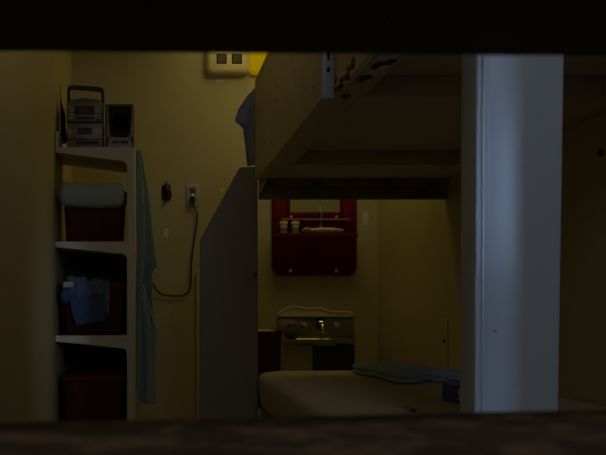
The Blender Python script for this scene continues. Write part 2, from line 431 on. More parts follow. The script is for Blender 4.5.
# chipped paint along the near rail and its underside
def flake_side(m, cx_y, z, w, h, tilt, seed, x=.4455):
    bm = bmesh.new(); pts = []
    for k in range(16):
        a = 2 * PI * k / 16; rr = 1 + .6 * N3(math.cos(a) * 2.2 + seed, math.sin(a) * 2.2, seed)
        u, v = w * rr * math.cos(a), h * rr * math.sin(a)
        pts.append((cx_y + u * math.cos(tilt) - v * math.sin(tilt), z + u * math.sin(tilt) + v * math.cos(tilt)))
    prism_x(bm, pts, x - .0012, x + .003); obj('paint_chip', bm, m, near)
def side_at(px, py, xs=.4455):       # where a picture point falls on the rail's outer face
    y = FPX * xs / (px - VX); return y, WZ(py, y)
for (px, py, w, h, t, m, sd) in ((337.5, 90, .045, .008, .1, 'chip_red', 1), (341, 88, .025, .005, .1, 'chip_dark', 2), (345, 78, .045, .007, .12, 'chip_brown', 4),
                                 (350, 68, .045, .006, .15, 'chip_brown', 5), (353.5, 62, .020, .012, .5, 'chip_brown', 6), (341, 82, .018, .009, .4, 'chip_brown', 8),
                                 (336, 80, .008, .010, .2, 'chip_brown', 9), (348, 76, .012, .010, .4, 'chip_red', 10)):
    y, z = side_at(px, py); flake_side(M[m], y, max(z, BZ + h * 1.2), w, h, t, sd)
def flake_under(m, x, y, w, d, seed):
    bm = bmesh.new(); a_, b_ = [], []
    for k in range(16):
        a = 2 * PI * k / 16; rr = 1 + .6 * N3(math.cos(a) * 2 + seed, math.sin(a) * 2, seed)
        a_.append((x + w * rr * math.cos(a), y + d * rr * math.sin(a), BZ - .0012)); b_.append((a_[-1][0], a_[-1][1], BZ + .003))
    loft(bm, [a_, b_]); obj('paint_chip', bm, m, near)
def under_at(px, py):
    y = (BZ - CZ) * FPX / (VY - py); return WX(px, y), y
for (px, py, w, d, m, sd) in ((362, 78.5, .011, .035, 'chip_red', 11), (367, 77, .012, .02, 'chip_dark', 12), (385, 63, .016, .018, 'chip_brown', 13),
                              (376, 66, .010, .03, 'chip_dark', 15), (392, 61, .010, .016, 'chip_dark', 16), (346, 96, .01, .03, 'chip_dark', 17)):
    x, y = under_at(px, py); flake_under(M[m], x, y, w, d, sd)
bm = bmesh.new(); bx(bm, .5105, .5155, 2.02, 2.44, BZ - .003, BZ + .01, .001); obj('inner_lip', bm, 'bunk', bk)
# worn specks on the outside of the side board
for k in range(26):
    y = random.uniform(2.5, 4.0); z = random.uniform(BZ + .03, BZ + .40); w = random.uniform(.002, .006)
    bm = bmesh.new(); prism_x(bm, [(y - w, z), (y, z + w * 1.6), (y + w * .8, z + w * .2), (y + w * .2, z - w)], .4152, .418)
    obj('paint_chip', bm, 'chip_brown', bk)

# ------------------------------------------------------------------ mattress with sheet
def mattress():
    bm = bmesh.new()
    cx, cy, hw, hd = (.424 + RX - .006) / 2, (2.12 + 4.068) / 2, (RX - .006 - .424) / 2, (4.068 - 2.12) / 2
    rings = []
    prof = [(.040, .502), (.018, .515), (.008, .54), (.002, .61), (.002, .640), (.008, .655), (.024, .663), (.07, .666), (.25, .6675)]
    for off, z in prof:
        ring = []
        for a, b in rrect(hw - off, hd - off, max(.03 - off * .2, .012), 10):
            x, y = cx + a, cy + b
            wob = .004 * N3(x * 7, y * 7, z * 9)
            droop = .0
            dx, dy = x - .424, 4.068 - y
            q = max(0, 1 - math.hypot(dx, dy) / .13)
            if z > .6: droop = .012 * q
            ring.append((x + (wob if .5 < z < .64 else 0), y, z - droop + (.003 * N3(x * 5, y * 5, 1) if z > .64 else 0)))
        rings.append(ring)
    loft(bm, rings)
    return obj('mattress', bm, 'sheet', None, smooth='auto')
tag(mattress(), 'thick mattress under a pale fitted sheet on the lower bunk', 'mattress')

# folded blue cloth on the mattress
def pile_cloth(name, m, outline_lo, outline_hi, base, thick, seed, layers=2):
    pass
bm = bmesh.new()
n = 56
# plan outline on the mattress: centre line from wall corner towards the room
plan = [(.755, 3.80), (.762, 3.70), (.785, 3.55), (.792, 3.40), (.80, 3.27), (.85, 3.25), (.89, 3.31), (.925, 3.39), (.95, 3.32), (.985, 3.33), (1.01, 3.41), (1.05, 3.36), (1.13, 3.38), (1.15, 3.6), (1.12, 3.80), (1.0, 3.84), (.88, 3.84), (.80, 3.83)]
def closed(pl, n):
    L_ = [0]
    P = [Vector((*p, 0)) for p in pl] + [Vector((*pl[0], 0))]
    for a, b in zip(P, P[1:]): L_.append(L_[-1] + (b - a).length)
    out = []
    for i in range(n):
        d = L_[-1] * i / n
        for k in range(len(pl)):
            if L_[k + 1] >= d:
                t = (d - L_[k]) / (L_[k + 1] - L_[k]); m4 = len(pl)
                p0, p1, p2, p3 = P[(k - 1) % m4], P[k], P[(k + 1) % m4], P[(k + 2) % m4]
                out.append(.5 * ((2 * p1) + (-p0 + p2) * t + (2 * p0 - 5 * p1 + 4 * p2 - p3) * t * t + (-p0 + 3 * p1 - 3 * p2 + p3) * t ** 3)); break
    return out
cl = closed(plan, n); cen = Vector((.95, 3.57, 0))
rings = []
prof = [(.94, .000), (1.0, .004), (1.005, .011), (.975, .0165), (.955, .0185), (.99, .022), (.985, .030), (.93, .037), (.78, .044), (.5, .050), (.2, .052)]
for s_, h in prof:
    ring = []
    for p in cl:
        q = cen + (p - cen) * s_
        hh = h * (1 + .18 * N3(q.x * 9, q.y * 9, 3)) * (1.0 - .45 * min(1, max(0, (q.x - .90) / .15))) + (.003 * N3(q.x * 30, q.y * 30, 1) if .01 < h else 0)
        ring.append((min(q.x, 1.19), q.y + .008 * N3(q.x * 20, h * 90, 5), .669 + max(hh, 0)))
    rings.append(ring)
loft(bm, rings)
tag(obj('folded_towel', bm, 'bluetowel', None, smooth=True), 'bright blue towel folded flat on the mattress against the wall', 'towel')

# dark blue box and red pen on the mattress
nb = thing('small_box', 'small dark blue box with a white mark on the mattress beside the post', 'box', (.95, 2.95, .666))
bm = bmesh.new(); bx(bm, -.085, .085, -.040, .040, 0, .046, .002)
Yb = 2.90
rot = Matrix.Translation((.830, 2.635, .669)) @ Matrix.Rotation(math.radians(-87), 4, 'Z')
bmesh.ops.transform(bm, matrix=rot, verts=bm.verts); obj('carton', bm, 'navy', nb)
bm = bmesh.new()
# s-shaped white mark, standing proud of the front
sp = [(.026, .034), (.020, .038), (.012, .036), (.010, .030), (.017, .026), (.024, .022), (.024, .015), (.016, .011), (.008, .014)]
tube(bm, [rot @ Vector((a + .030, -.0402, b)) for a, b in sp], .0024, 6)
obj('white_mark', bm, 'white', nb)
bm = bmesh.new(); a = Vector((.626, 2.49, .674)); b = Vector((.622, 2.37, .674))
pn = thing('pen', 'red pen lying on the mattress near the rusty sill', 'pen', a)
tube(bm, [a, a + (b - a) * .02, a + (b - a) * .7], [.002, .0034, .0034], 10); obj('barrel', bm, 'red', pn, smooth='auto')
bm = bmesh.new(); tube(bm, [a + (b - a) * .7, a + (b - a) * .98, b], [.0038, .0038, .002], 10); obj('cap', bm, 'rbox', pn, smooth='auto')

# dark red box standing behind the mattress
rb = thing('storage_box', 'dark red box with lamp light coloured onto its top, standing behind the mattress by the panel', 'box', (.46, 4.2, .50))
bm = bmesh.new()
x0, x1 = .435, WX(281.5, 4.125); zt = WZ(332, 4.125)
loft(bm, [[(x0 + a0, 4.13, .501), (x1 - .006, 4.13, .501), (x1 - .006, 4.34, .501), (x0 + a0, 4.34, .501)] for a0 in (0,)] +
         [[(x0, 4.125, zt), (x1, 4.125, zt), (x1, 4.34, zt), (x0, 4.34, zt)]])
body = obj('body', bm, 'rbox', rb, bevel=.004)
bm = bmesh.new(); bx(bm, x0 - .002, x1 - .022, 4.126, 4.345, zt, zt + .006, .002); obj('lid', bm, 'boxtop_lit', rb)  # top coloured as if lit by the lamp
bm = bmesh.new(); bx(bm, x1 - .022, x1 + .003, 4.122, 4.345, zt - .012, zt + .008, .003); obj('corner_trim', bm, 'redpanel', rb)

# ------------------------------------------------------------------ red mirror unit on the back wall
mu = thing('mirror_cabinet', 'red moulded wall unit with a mirror and a deep toiletry pocket', 'mirror', (.86, BY, 1.3))
def pxz(a, b, Y=BY): return (WX(a, Y), WZ(b, Y))
x0, x1 = WX(271.5, BY), WX(356, BY); z0 = WZ(275.5, BY); z1 = 1.66
bm = bmesh.new()
rings = []
for off, y in ((0, BY), (0, BY - .018), (.006, BY - .025)):
    rings.append([(x, y, z) for x, z in rr_pts(x0 + off, x1 - off, z0 + off, z1 - off, .05 - off, 8)])
loft(bm, rings); obj('back_panel', bm, 'redpanel', mu, smooth='auto')
bm = bmesh.new(); bx(bm, WX(289, BY), WX(339, BY), BY - .029, BY - .022, WZ(213, BY), 1.60, .002); obj('mirror', bm, 'mirror', mu)
bm = bmesh.new()       # raised rails round the mirror
for (a, b, c, d) in ((274, 286, 202, 232), (286, 289.5, 160, 216), (339, 342.5, 160, 216), (342, 353, 202, 232)):
    bx(bm, WX(a, BY), WX(b, BY), BY - .034, BY - .020, WZ(d, BY), WZ(c, BY) if c > 190 else 1.60, .004)
bx(bm, WX(286, BY), WX(342.5, BY), BY - .034, BY - .020, WZ(217, BY), WZ(213, BY), .003)
obj('mirror_frame', bm, 'redpanel', mu, smooth='auto')
bm = bmesh.new(); bx(bm, WX(280, BY), WX(347, BY), BY - .075, BY - .02, WZ(221.5, BY), WZ(219.5, BY), .002)
lg = obj('ledge', bm, 'ledge', mu, smooth='auto'); lg['label'] = 'narrow tan-red ledge'
YQ = BY - .13
bm = bmesh.new()       # pocket front, lip and floor
rings = []
fx0, fx1 = WX(277, YQ), WX(355.5, YQ); zt_q, zb_q = WZ(236.5, YQ), WZ(274, YQ)
for off, y in ((0, BY - .02), (0, YQ + .012), (.010, YQ)):
    rings.append([(x, y if y > BY - .05 else y + .085 * (zt_q - z) / (zt_q - zb_q), z) for x, z in rr_pts(fx0 + off, fx1 - off, zb_q + off, zt_q, .028 - off, 6)])
loft(bm, rings)
pk = obj('pocket', bm, 'redpanel', mu, smooth='auto')
bm = bmesh.new(); bx(bm, WX(275.5, YQ), WX(357.8, YQ), YQ - .008, BY - .02, WZ(237.5, YQ), WZ(233, YQ), .004)
obj('pocket_rim', bm, 'redpanel', pk, smooth='auto')
for a, b, Y in ((291.2, 217, BY - .034), (336.5, 217, BY - .034), (290.5, 271, YQ + .078), (336, 271, YQ + .078)):
    bm = bmesh.new(); c = W(a, b, Y); lathe(bm, [(.0115, .004), (.0115, 0), (.009, -.005), (.003, -.007)], c, 'y', 14); obj('bolt', bm, 'chrome', mu, smooth='auto')
# toiletries
shz = WZ(233, YQ) + .0005
for i, px in enumerate((283.8, 295.2)):
    c = Vector((WX(px, 5.25), 5.25, shz))
    t = thing('toiletry_jar', ('white jar with a cream lid at the left end of the red pocket', 'white jar with a cream lid, right one of the pair')[i], 'jar', c, 'jars on the mirror unit')
    bm = bmesh.new(); lathe(bm, [(.016, 0), (.019, .004), (.019, .040), (.017, .046)], c, 'z', 18); obj('jar_body', bm, 'white', t, smooth='auto')
    bm = bmesh.new(); lathe(bm, [(.020, .046), (.022, .048), (.022, .062), (.020, .065)], c, 'z', 18); obj('lid', bm, 'cream', t, smooth='auto')
    bm = bmesh.new(); lathe(bm, [(.0193, .010), (.0195, .011), (.0195, .033), (.0193, .034)], c, 'z', 18); obj('paper_label', bm, 'silver', t, smooth='auto')
c = Vector((WX(323, 5.24), 5.24, shz))
bm = bmesh.new()
lathe(bm, [(.05, 0), (.085, .003), (.112, .010), (.114, .013), (.108, .016), (.06, .021), (.02, .023)], (0, 0, 0), 'z', 32)
for v in bm.verts: v.co = Vector((v.co.x, v.co.y * .36, v.co.z * 1.35)) + c + Vector((0, 0, .005 * N3(v.co.x * 40, v.co.y * 40, 0)))
tag(obj('washcloth', bm, 'cream', None, smooth=True), 'cream rounded washcloth lying on top of the red pocket', 'washcloth')
c = Vector((WX(307, 5.22), 5.215, shz + .018))
bm = bmesh.new()
lathe(bm, [(.008, 0), (.018, .002), (.020, .007), (.014, .010), (.004, .011)], (0, 0, 0), 'z', 20)
for v in bm.verts: v.co = Vector((v.co.x, v.co.y * .7, v.co.z)) + c
tag(obj('soap_bar', bm, 'chip_pale', None, smooth=True), 'small pale soap bar lying on the cream washcloth', 'soap')
c = Vector((WX(320.5, 5.27), 5.262, shz + .003))
hc = thing('toothbrush_holder', 'small clear grey holder behind the washcloth under the mirror', 'holder', c)
bm = bmesh.new(); lathe(bm, [(.009, 0), (.011, .003), (.012, .040), (.009, .041), (.008, .012)], c, 'z', 16); obj('cup', bm, 'silver', hc, smooth='auto')
tb = thing('toothbrush', 'green toothbrush with a white head upright before the mirror', 'toothbrush', c + Vector((0, 0, .01)))
bm = bmesh.new(); tube(bm, [c + Vector((.001, 0, .014)), c + Vector((.002, 0, .06)), c + Vector((.002, 0, .10)), c + Vector((0, 0, .13))], [.004, .005, .0045, .003], 8); obj('handle', bm, 'green', tb, smooth=True)
bm = bmesh.new(); bx(bm, c.x - .008, c.x - .001, c.y - .012, c.y - .002, c.z + .112, c.z + .142, .002); obj('bristles', bm, 'white', tb)
bm = bmesh.new()
c2 = W(313, 215.5, 5.255)
tube(bm, [c2 + Vector((-.014, 0, .012)), c2 + Vector((-.004, -.003, .006)), c2 + Vector((.008, 0, -.006)), c2 + Vector((.011, 0, -.018)), c2 + Vector((.010, 0, -.026))], [.005, .008, .009, .006, .004], 8)
tube(bm, [c2 + Vector((-.012, 0, .000)), c2 + Vector((0, -.002, .002)), c2 + Vector((.011, 0, .004))], [.003, .005, .004], 6)
tag(obj('razor', bm, 'black', None, smooth=True), 'black razor standing on the ledge left of the green toothbrush', 'razor')

# ------------------------------------------------------------------ sink unit
sk = thing('sink_unit', 'steel wall sink unit with taps above an olive and black cabinet', 'sink', (.83, BY, 0))
ys = 4.98
zr = CZ - 32.5 * ys / FPX
bm = bmesh.new(); bx(bm, WX(278, BY), WX(352, BY), BY - .025, BY, WZ(338, BY), WZ(317.5, BY), .004)
sp_ = obj('splash_panel', bm, 'steel', sk, smooth='auto')
bm = bmesh.new(); bx(bm, WX(277, BY), WX(352.5, BY), BY - .05, BY, WZ(317.6, BY), WZ(316, BY), .002)
obj('splash_cap', bm, 'steel', sp_)
bm = bmesh.new()      # wavy bead of sealant above the splash panel
tops = [(278, 314), (283, 310.5), (288, 308), (294, 307), (300, 307.6), (306, 309), (312, 308.6), (318, 308), (324, 309.5), (330, 311.8), (337, 312.4), (344, 312), (350, 312.4), (352.5, 314.5)]
tube(bm, [W(a, b, BY) + Vector((0, -.004, 0)) for a, b in tops], .0055, 8)
for (a, b), (c_, d_) in zip(tops, tops[1:]):
    prism(bm, [pxz(a, b), pxz(c_, d_), pxz(c_, 316.6), pxz(a, 316.6)], BY - .003, BY + .001)
obj('sealant', bm, 'vent', sp_)
# basin rim: an open oval-cornered tray
bm = bmesh.new()
cx_, cy_ = (WX(282, ys) + WX(355, ys)) / 2, (ys + BY) / 2
hw, hd = (WX(355, ys) - WX(282, ys)) / 2, (BY - ys) / 2
def R4(w, d, r, z, oy=0): return [(cx_ + a, cy_ + b + oy, z) for a, b in rrect(w, d, r, 6)]
loft(bm, [R4(hw, hd, .02, zr - .02), R4(hw, hd, .02, zr - .002), R4(hw - .004, hd - .004, .02, zr), R4(hw * .78, hd * .68, .07, zr - .001, -.01),
          R4(hw * .74, hd * .62, .07, zr - .012, -.01), R4(hw * .60, hd * .48, .06, zr - .09, -.01), R4(hw * .2, hd * .16, .02, zr - .10, -.01)])
obj('basin', bm, 'steel', sk, smooth='auto')
bm = bmesh.new(); bx(bm, WX(283, ys), WX(313.4, ys), ys + .012, BY, 0, zr - .02, .004); obj('cabinet_left', bm, 'greenpaint', sk, smooth='auto')
bm = bmesh.new(); bx(bm, WX(313.4, ys), WX(355, ys), ys + .004, BY, .06, zr - .028, .004)
ob_ = obj('access_panel', bm, 'steel_dark', sk, smooth='auto'); ob_['label'] = 'black access panel'
bm = bmesh.new(); bx(bm, WX(313.4, ys), WX(336, ys), ys - .004, ys + .02, zr - .031, zr - .023, .002); obj('panel_edge', bm, 'steel', ob_)
# taps
def knob(px, py, r, m, nm, L=.05):
    bm = bmesh.new(); c = W(px, py, BY - .02)
    lathe(bm, [(r * 1.2, 0), (r * 1.2, -.006), (r * .5, -.010), (r * .5, -L * .6), (r, -L * .65), (r, -L * .95), (r * .7, -L)], c, 'y', 16)
    return obj(nm, bm, m, sk, smooth='auto')
knob(304, 325.2, .014, 'chrome', 'tap_button'); knob(336.5, 325, .013, 'chrome', 'tap_button')
bm = bmesh.new(); c = W(320.5, 323.5, BY - .025)
tube(bm, [c, c + Vector((0, -.03, .004)), c + Vector((0, -.06, -.004)), c + Vector((0, -.075, -.03)), c + Vector((0, -.075, -.045))], [.016, .013, .012, .011, .010], 12)
obj('spout', bm, 'chrome', sk, smooth=True)
bm = bmesh.new(); bx(bm, c.x - .022, c.x + .022, BY - .034, BY - .024, c.z - .03, c.z + .03, .004); obj('spout_plate', bm, 'steel_dark', sk)
bm = bmesh.new(); c = Vector((WX(291.8, 5.22), 5.235, zr + .0005))
jr = thing('dark_jar', 'dark round-bellied jar with a grey lid on the sink left of the taps', 'jar', c)
lathe(bm, [(.020, 0), (.030, .006), (.034, .022), (.031, .042), (.022, .054), (.021, .060)], c, 'z', 20); obj('jar_body', bm, 'silver_dark', jr, smooth='auto')
bm = bmesh.new(); lathe(bm, [(.0225, .058), (.0235, .061), (.0235, .074), (.014, .080), (.006, .088)], c, 'z', 20); obj('lid', bm, 'silver', jr, smooth='auto')

# ------------------------------------------------------------------ shelf unit by the left wall
YS = 4.40; YSB = 4.79
su = thing('shelf_unit', 'tall beige open shelving unit standing against the left wall', 'shelf', (-.25, 4.6, 0))
def sx(p): return WX(p, YS)
def sz(p): return WZ(p, YS)
xl, xs0, xs1 = LX + .002, sx(126.8), sx(135)
bm = bmesh.new()
bx(bm, xs0, xs1, YS, YS + .022, 0, sz(147.5), .006)
bx(bm, xs1 - .012, xs1, YS + .006, YSB, 0, sz(147.5), .002)
obj('side_panel', bm, 'shelf', su, smooth='auto')
def lip(top, bl, br, name, thick_top=None):
    bm = bmesh.new(); r = .022
    zt_, zl_, zr_ = sz(top), sz(bl), sz(br)
    pts = [(xl, zt_), (xs1 - .004, zt_), (xs1 - .004, zr_ - r * 1.1), (xs0, zr_ - r * 1.1)]
    slope = (zr_ - zl_) / (xs0 - xl)
    for k in range(1, 7):
        a = math.radians(90 * k / 6)
        pts.append((xs0 - r + r * math.cos(a), zr_ - r + r * math.sin(a)))
    pts.append((xl, zl_))
    prism(bm, pts, YS + .001, YSB)
    return obj(name, bm, 'shelf', su, bevel=.0025)
lip(147, 152.5, 161, 'top_board')
lip(241.5, 247, 254, 'shelf_board')
lip(335.5, 341.5, 348.5, 'shelf_board')
bm = bmesh.new(); bx(bm, xl, xs1 - .004, YS + .001, YSB, .34, .392, .004); obj('shelf_board', bm, 'shelf', su)
bm = bmesh.new(); bx(bm, xl, xs1 - .012, YSB - .012, YSB, .0, sz(243), .0); obj('back_panel', bm, 'bay', su)  # panel added to keep the lower bays dark
# side trim that carries the top-left upturn seen next to the stereo
bm = bmesh.new(); bx(bm, xl, xl + .012, YS + .002, YSB, sz(147), sz(131), .003); obj('upstand', bm, 'shelf', su)

# red bins
def make_bin(x, y, z, h, label, group='red storage bins'):
    t = thing('storage_bin', label, 'bin', (x, y, z), group)
    def ring(w, d, zz, r=.022): return [(x + a, y + b, zz) for a, b in rrect(w, d, r, 5)]
    w, d = .142, .165
    bm = bmesh.new()
    loft(bm, [ring(w * .60, d * .6, z), ring(w * .86, d * .86, z), ring(w * .88, d * .88, z + .006), ring(w * .95, d * .96, z + h - .034), ring(w * .95, d * .96, z + h - .012),
              ring(w * .91, d * .93, z + h - .012), ring(w * .85, d * .86, z + .010), ring(w * .5, d * .5, z + .008)])
    body = obj('bin_body', bm, 'bin', t, smooth='auto')
    bm = bmesh.new()
    loft(bm, [ring(w * .945, d * .955, z + h - .032), ring(w * 1.02, d * 1.02, z + h - .030), ring(w * 1.045, d * 1.045, z + h - .022), ring(w * 1.035, d * 1.03, z + h - .008), ring(w * .99, d * .99, z + h),
              ring(w * .93, d * .945, z + h), ring(w * .93, d * .945, z + h - .012)], caps=False)
    obj('rim', bm, 'bin', t, smooth='auto')
    for dx in (-.075, .055):
        bm = bmesh.new(); bx(bm, x + dx - .005, x + dx + .005, y - d * .97, y - d * .90, z + .03, z + h - .030, .002)
        obj('rib', bm, 'bin', t, smooth='auto')
    return t
bxx = (sx(61) + sx(127)) / 2 - .003; byy = YS + .185
z2 = sz(241.5) + .001; z3 = sz(335.5) + .001
make_bin(bxx, byy, z2, .225, 'dark red plastic bin on the upper shelf under the rolled towel')
make_bin(bxx, byy, z3, .232, 'dark red plastic bin on the middle shelf with clothes over its front')
make_bin(bxx, byy, .393, CZ - 68.5 * YS / FPX - .393, 'open dark red plastic bin in the lowest bay, nothing draped over it')

# rolled pale towel resting over the top bin
bm = bmesh.new()
c0 = Vector((bxx - .003, YS + .035, (sz(182) + sz(206)) / 2))
rings = []
nx, ns = 26, 26
for i in range(nx + 1):
    u = i / nx; x = lerp(-.1525, .143, u)
    e = min(1, math.sqrt(max(0, 1 - (abs(2 * u - 1) ** 7))) + .12) 
    hz, hy = .0565 * e, .052 * e
    ring = []
    for k in range(ns):
        a = 2 * PI * k / ns
        ca, sa = math.cos(a), math.sin(a)
        p = 2.8
        rr = 1 / ((abs(ca) ** p + abs(sa) ** p) ** (1 / p))
        q = 1 + .05 * N3(x * 12, ca * 1.5, sa * 1.5)
        zz = hz * rr * sa * q
        zz -= .006 * math.sin(PI * u) * (1 if sa > 0 else -.4)
        ring.append((c0.x + x + .004 * N3(a, u * 3, 0), c0.y + hy * rr * ca * q, c0.z + zz + .004 * math.cos(u * 5)))
    rings.append(ring)
loft(bm, rings)
rt = tag(obj('rolled_towel', bm, 'terry2', None, smooth=True), 'pale blue towel folded thick across the bin on the upper shelf', 'towel')

# ---- draped clothes on the middle bin
def cloth_panel(name, m, rows, parent, nfold, amp, nu=26, nv=30, yoff=0, th=.005, seed=0, crinkle=.004, tilt=0):
    """rows: (t, x_left, x_right, y, z) from top to bottom"""
    bm = bmesh.new()
    def f(u, v):
        xl_, xr_, y, zL, zR = interp(rows, v)
        x = lerp(xl_, xr_, u); z = lerp(zL, zR, u)
        fold = amp * math.sin(nfold * 2 * PI * u + 2.2 * N3(v * 2, seed, 0)) * (.35 + .65 * v)
        cr = crinkle * N3(u * 6 + seed, v * 6, seed)
        return Vector((x, y + yoff + fold + cr, z + cr * .6))
    grid(bm, f, nu, nv)
    return obj(name, bm, m, parent, smooth=True, solid=th, sub=1)
yfb = byy - .166       # front face of the bins
jn = thing('draped_jeans', 'navy trousers and grey-blue cloth draped over the middle red bin front', 'clothes', (bxx - .05, yfb, .95))
def R(v, a, b, y, cL, cR=None):
    cR = cL if cR is None else cR
    return (v, sx(a), sx(b), y, sz(cL), sz(cR))
cloth_panel('trouser_leg', 'denim', [R(0, 68, 102, yfb - .016, 291), R(.25, 69.5, 103, yfb - .026, 297), R(.6, 72, 104.5, yfb - .030, 312, 310), R(1, 76.5, 106, yfb - .024, 325.5, 320)], jn, 1.2, .004, seed=2, th=.012)
cloth_panel('cloth_edge', 'navy2', [R(0, 96, 110, yfb + .02, 278.5, 281.5), R(.15, 97, 110, yfb - .012, 283, 285), R(.6, 98, 109.5, yfb - .016, 300, 299), R(1, 101, 109, yfb - .012, 313.5, 314)], jn, 1, .003, nu=12, seed=4)
bm = bmesh.new()      # crumpled roll on top
rings = []
for i in range(31):
    u = i / 30; x = lerp(sx(62), sx(107), u)
    zc = lerp(sz(289), sz(290), u) + .006 * math.sin(u * 9); hz = lerp(.045, .042, u) * (min(1, math.sin(PI * min(max(u, .02), .98)) * 2.2)) ** .6
    hy = .042 * (min(1, math.sin(PI * min(max(u, .02), .98)) * 2.4)) ** .5
    ring = []
    for k in range(22):
        a = 2 * PI * k / 22
        q = 1 + .62 * N3(x * 38, math.cos(a) * 1.6, math.sin(a) * 1.6 + 7)
        ring.append((x, yfb - .002 + hy * math.cos(a) * q, zc + hz * math.sin(a) * q))
    rings.append(ring)
loft(bm, rings); obj('crumpled_waist', bm, 'navy2', jn, smooth=True)
bm = bmesh.new()
rings = []
for i in range(13):
    u = i / 12; x = lerp(sx(60.5), sx(72), u); e = math.sin(PI * min(max(u, .06), .94)) ** .5
    rings.append([(x, yfb - .026 + .022 * e * math.cos(2 * PI * k / 14) * (1 + .3 * N3(x * 40, k, 0)), sz(296) - .002 + .030 * e * math.sin(2 * PI * k / 14) * (1 + .3 * N3(x * 40, k * .5, 3))) for k in range(14)])
loft(bm, rings); obj('sleeve_end', bm, 'denim', jn, smooth=True)
bm = bmesh.new(); bx(bm, sx(64), sx(74), yfb - .062, yfb - .045, sz(287.5), sz(282), .003)
tg = obj('tan_card', bm, 'tag', None, smooth='auto'); tag(tg, 'small tan card lying on the clothes over the middle bin', 'card')

# ---- long towel hanging from the side of the shelf unit
tw = thing('hanging_towel', 'long blue towel hanging down the side of the shelf unit', 'towel', (-.05, 4.5, 1.6))
YT = 4.46
def TR(v, a, b, y, c, d=None):
    d = c if d is None else d
    return (v, WX(a, y), WX(b, y), y, WZ(c, y), WZ(d, y))
cloth_panel('towel_back_fold', 'terry', [TR(0, 138.5, 141, 4.64, 152, 153), TR(.1, 142.5, 144.5, 4.64, 168, 172), TR(.2, 144.6, 148.5, 4.64, 190, 195), TR(.3, 144.5, 151, 4.64, 213, 218), TR(.45, 143, 155, 4.64, 245, 254), TR(.53, 142, 157.4, 4.64, 262, 266),
             TR(.56, 142, 156.0, 4.645, 268, 267), TR(.60, 142, 152.2, 4.66, 274, 273), TR(.75, 142, 152.8, 4.67, 300, 301), TR(1, 142, 155, 4.66, 360)], tw, .8, .014, nu=26, nv=60, seed=5, th=.010)
cloth_panel('towel_front_fold', 'terry', [TR(0, 136.4, 139.6, 4.56, 150), TR(.1, 136.4, 142.0, 4.56, 175), TR(.3, 136.5, 144.8, 4.56, 215), TR(.5, 136.6, 144.3, 4.56, 258), TR(.62, 136.7, 143.5, 4.56, 276), TR(.75, 136.8, 140.4, 4.56, 296), TR(1, 137.2, 139.0, 4.565, 390, 392)],
            tw, .7, .010, nu=18, nv=50, seed=9, th=.010)
cloth_panel('towel_lower_fold', 'terry', [TR(0, 140.5, 144, 4.60, 282, 286), TR(.15, 138.8, 148, 4.60, 296, 304), TR(.35, 138.2, 156.2, 4.60, 312, 328), TR(.5, 138.2, 155.8, 4.60, 345), TR(.8, 138.8, 155.2, 4.60, 378), TR(.82, 138.8, 155.4, 4.598, 380.5), TR(1, 139.4, 155.4, 4.60, 403, 404.5)],
            tw, 1.4, .013, nu=30, nv=50, seed=12, th=.010)
bm = bmesh.new(); tube(bm, [(xs1 - .001, 4.58, 1.628), (xs1 + .022, 4.58, 1.628), (xs1 + .026, 4.58, 1.634)], .004, 8)
hk = obj('coat_hook', bm, 'steel', None); tag(hk, 'small steel hook on the shelf side holding the long towel', 'hook')

# ------------------------------------------------------------------ stereo on the shelf
zt0 = sz(147) + .001
YA = 4.46
def ax(p): return WX(p, YA)
def az(p): return WZ(p, YA)
st = thing('stereo', 'silver and black compact stereo with a raised carry handle', 'stereo', (ax(85), YA + .07, zt0))
zb0 = zt0
bm = bmesh.new(); bx(bm, ax(67), ax(103), YA + .004, YA + .15, zb0, az(122.2), .005); low = obj('lower_deck', bm, 'silver', st, smooth='auto')
bm = bmesh.new(); bx(bm, ax(66.2), ax(102.4), YA + .002, YA + .16, az(121.6), az(101), .007)
up = obj('upper_deck', bm, 'silver', st, smooth='auto')
bm = bmesh.new(); prism(bm, [(ax(67.5), az(101.5)), (ax(70), az(99.5)), (ax(78), az(98.2)), (ax(92), az(98.2)), (ax(99), az(99.5)), (ax(102), az(101.5))], YA + .010, YA + .15)
obj('top_cover', bm, 'silver_dark', up)
bm = bmesh.new(); bx(bm, ax(80), ax(88), YA + .02, YA + .06, az(98.6), az(97), .002); obj('button_bar', bm, 'black', up)
bm = bmesh.new(); bx(bm, ax(74.8), ax(94.5), YA - .001, YA + .01, az(114.5), az(105.8), .002); dp = obj('display_window', bm, 'black', up)
bm = bmesh.new(); bx(bm, ax(80.5), ax(88.5), YA - .002, YA, az(112.3), az(107.5), .0008); obj('display', bm, 'display', dp)
bm = bmesh.new(); bx(bm, ax(75), ax(94), YA - .001, YA + .01, az(119), az(116.6), .001); obj('disc_slot', bm, 'black', up)
bm = bmesh.new()
for k in range(4): bx(bm, ax(68.6), ax(74), YA - .002, YA + .005, az(118.6 - 3.6 * k), az(117.0 - 3.6 * k), .001)
obj('button', bm, 'outlet', up)
bm = bmesh.new()
bx(bm, ax(96.5), ax(101.3), YA - .002, YA + .005, az(120.3), az(118.4), .001); bx(bm, ax(96.5), ax(101.3), YA - .002, YA + .005, az(114), az(113), .001)
obj('button', bm, 'silver_dark', up)
bm = bmesh.new(); bx(bm, ax(66.8), ax(103.2), YA + .001, YA + .02, az(123.2), az(121.5), .001); obj('groove', bm, 'black', low)
bm = bmesh.new(); bx(bm, ax(77.4), ax(91.4), YA + .001, YA + .01, az(134), az(127.6), .002); cs = obj('cassette_door', bm, 'black', low)
bm = bmesh.new(); bx(bm, ax(79.5), ax(89.5), YA - .0005, YA + .002, az(132.6), az(131.4), .0005); obj('cassette_window', bm, 'silver_dark', cs)
bm = bmesh.new(); bx(bm, ax(68.5), ax(70.8), YA + .001, YA + .01, az(134.5), az(128.5), .001); obj('control_panel', bm, 'outlet', low)
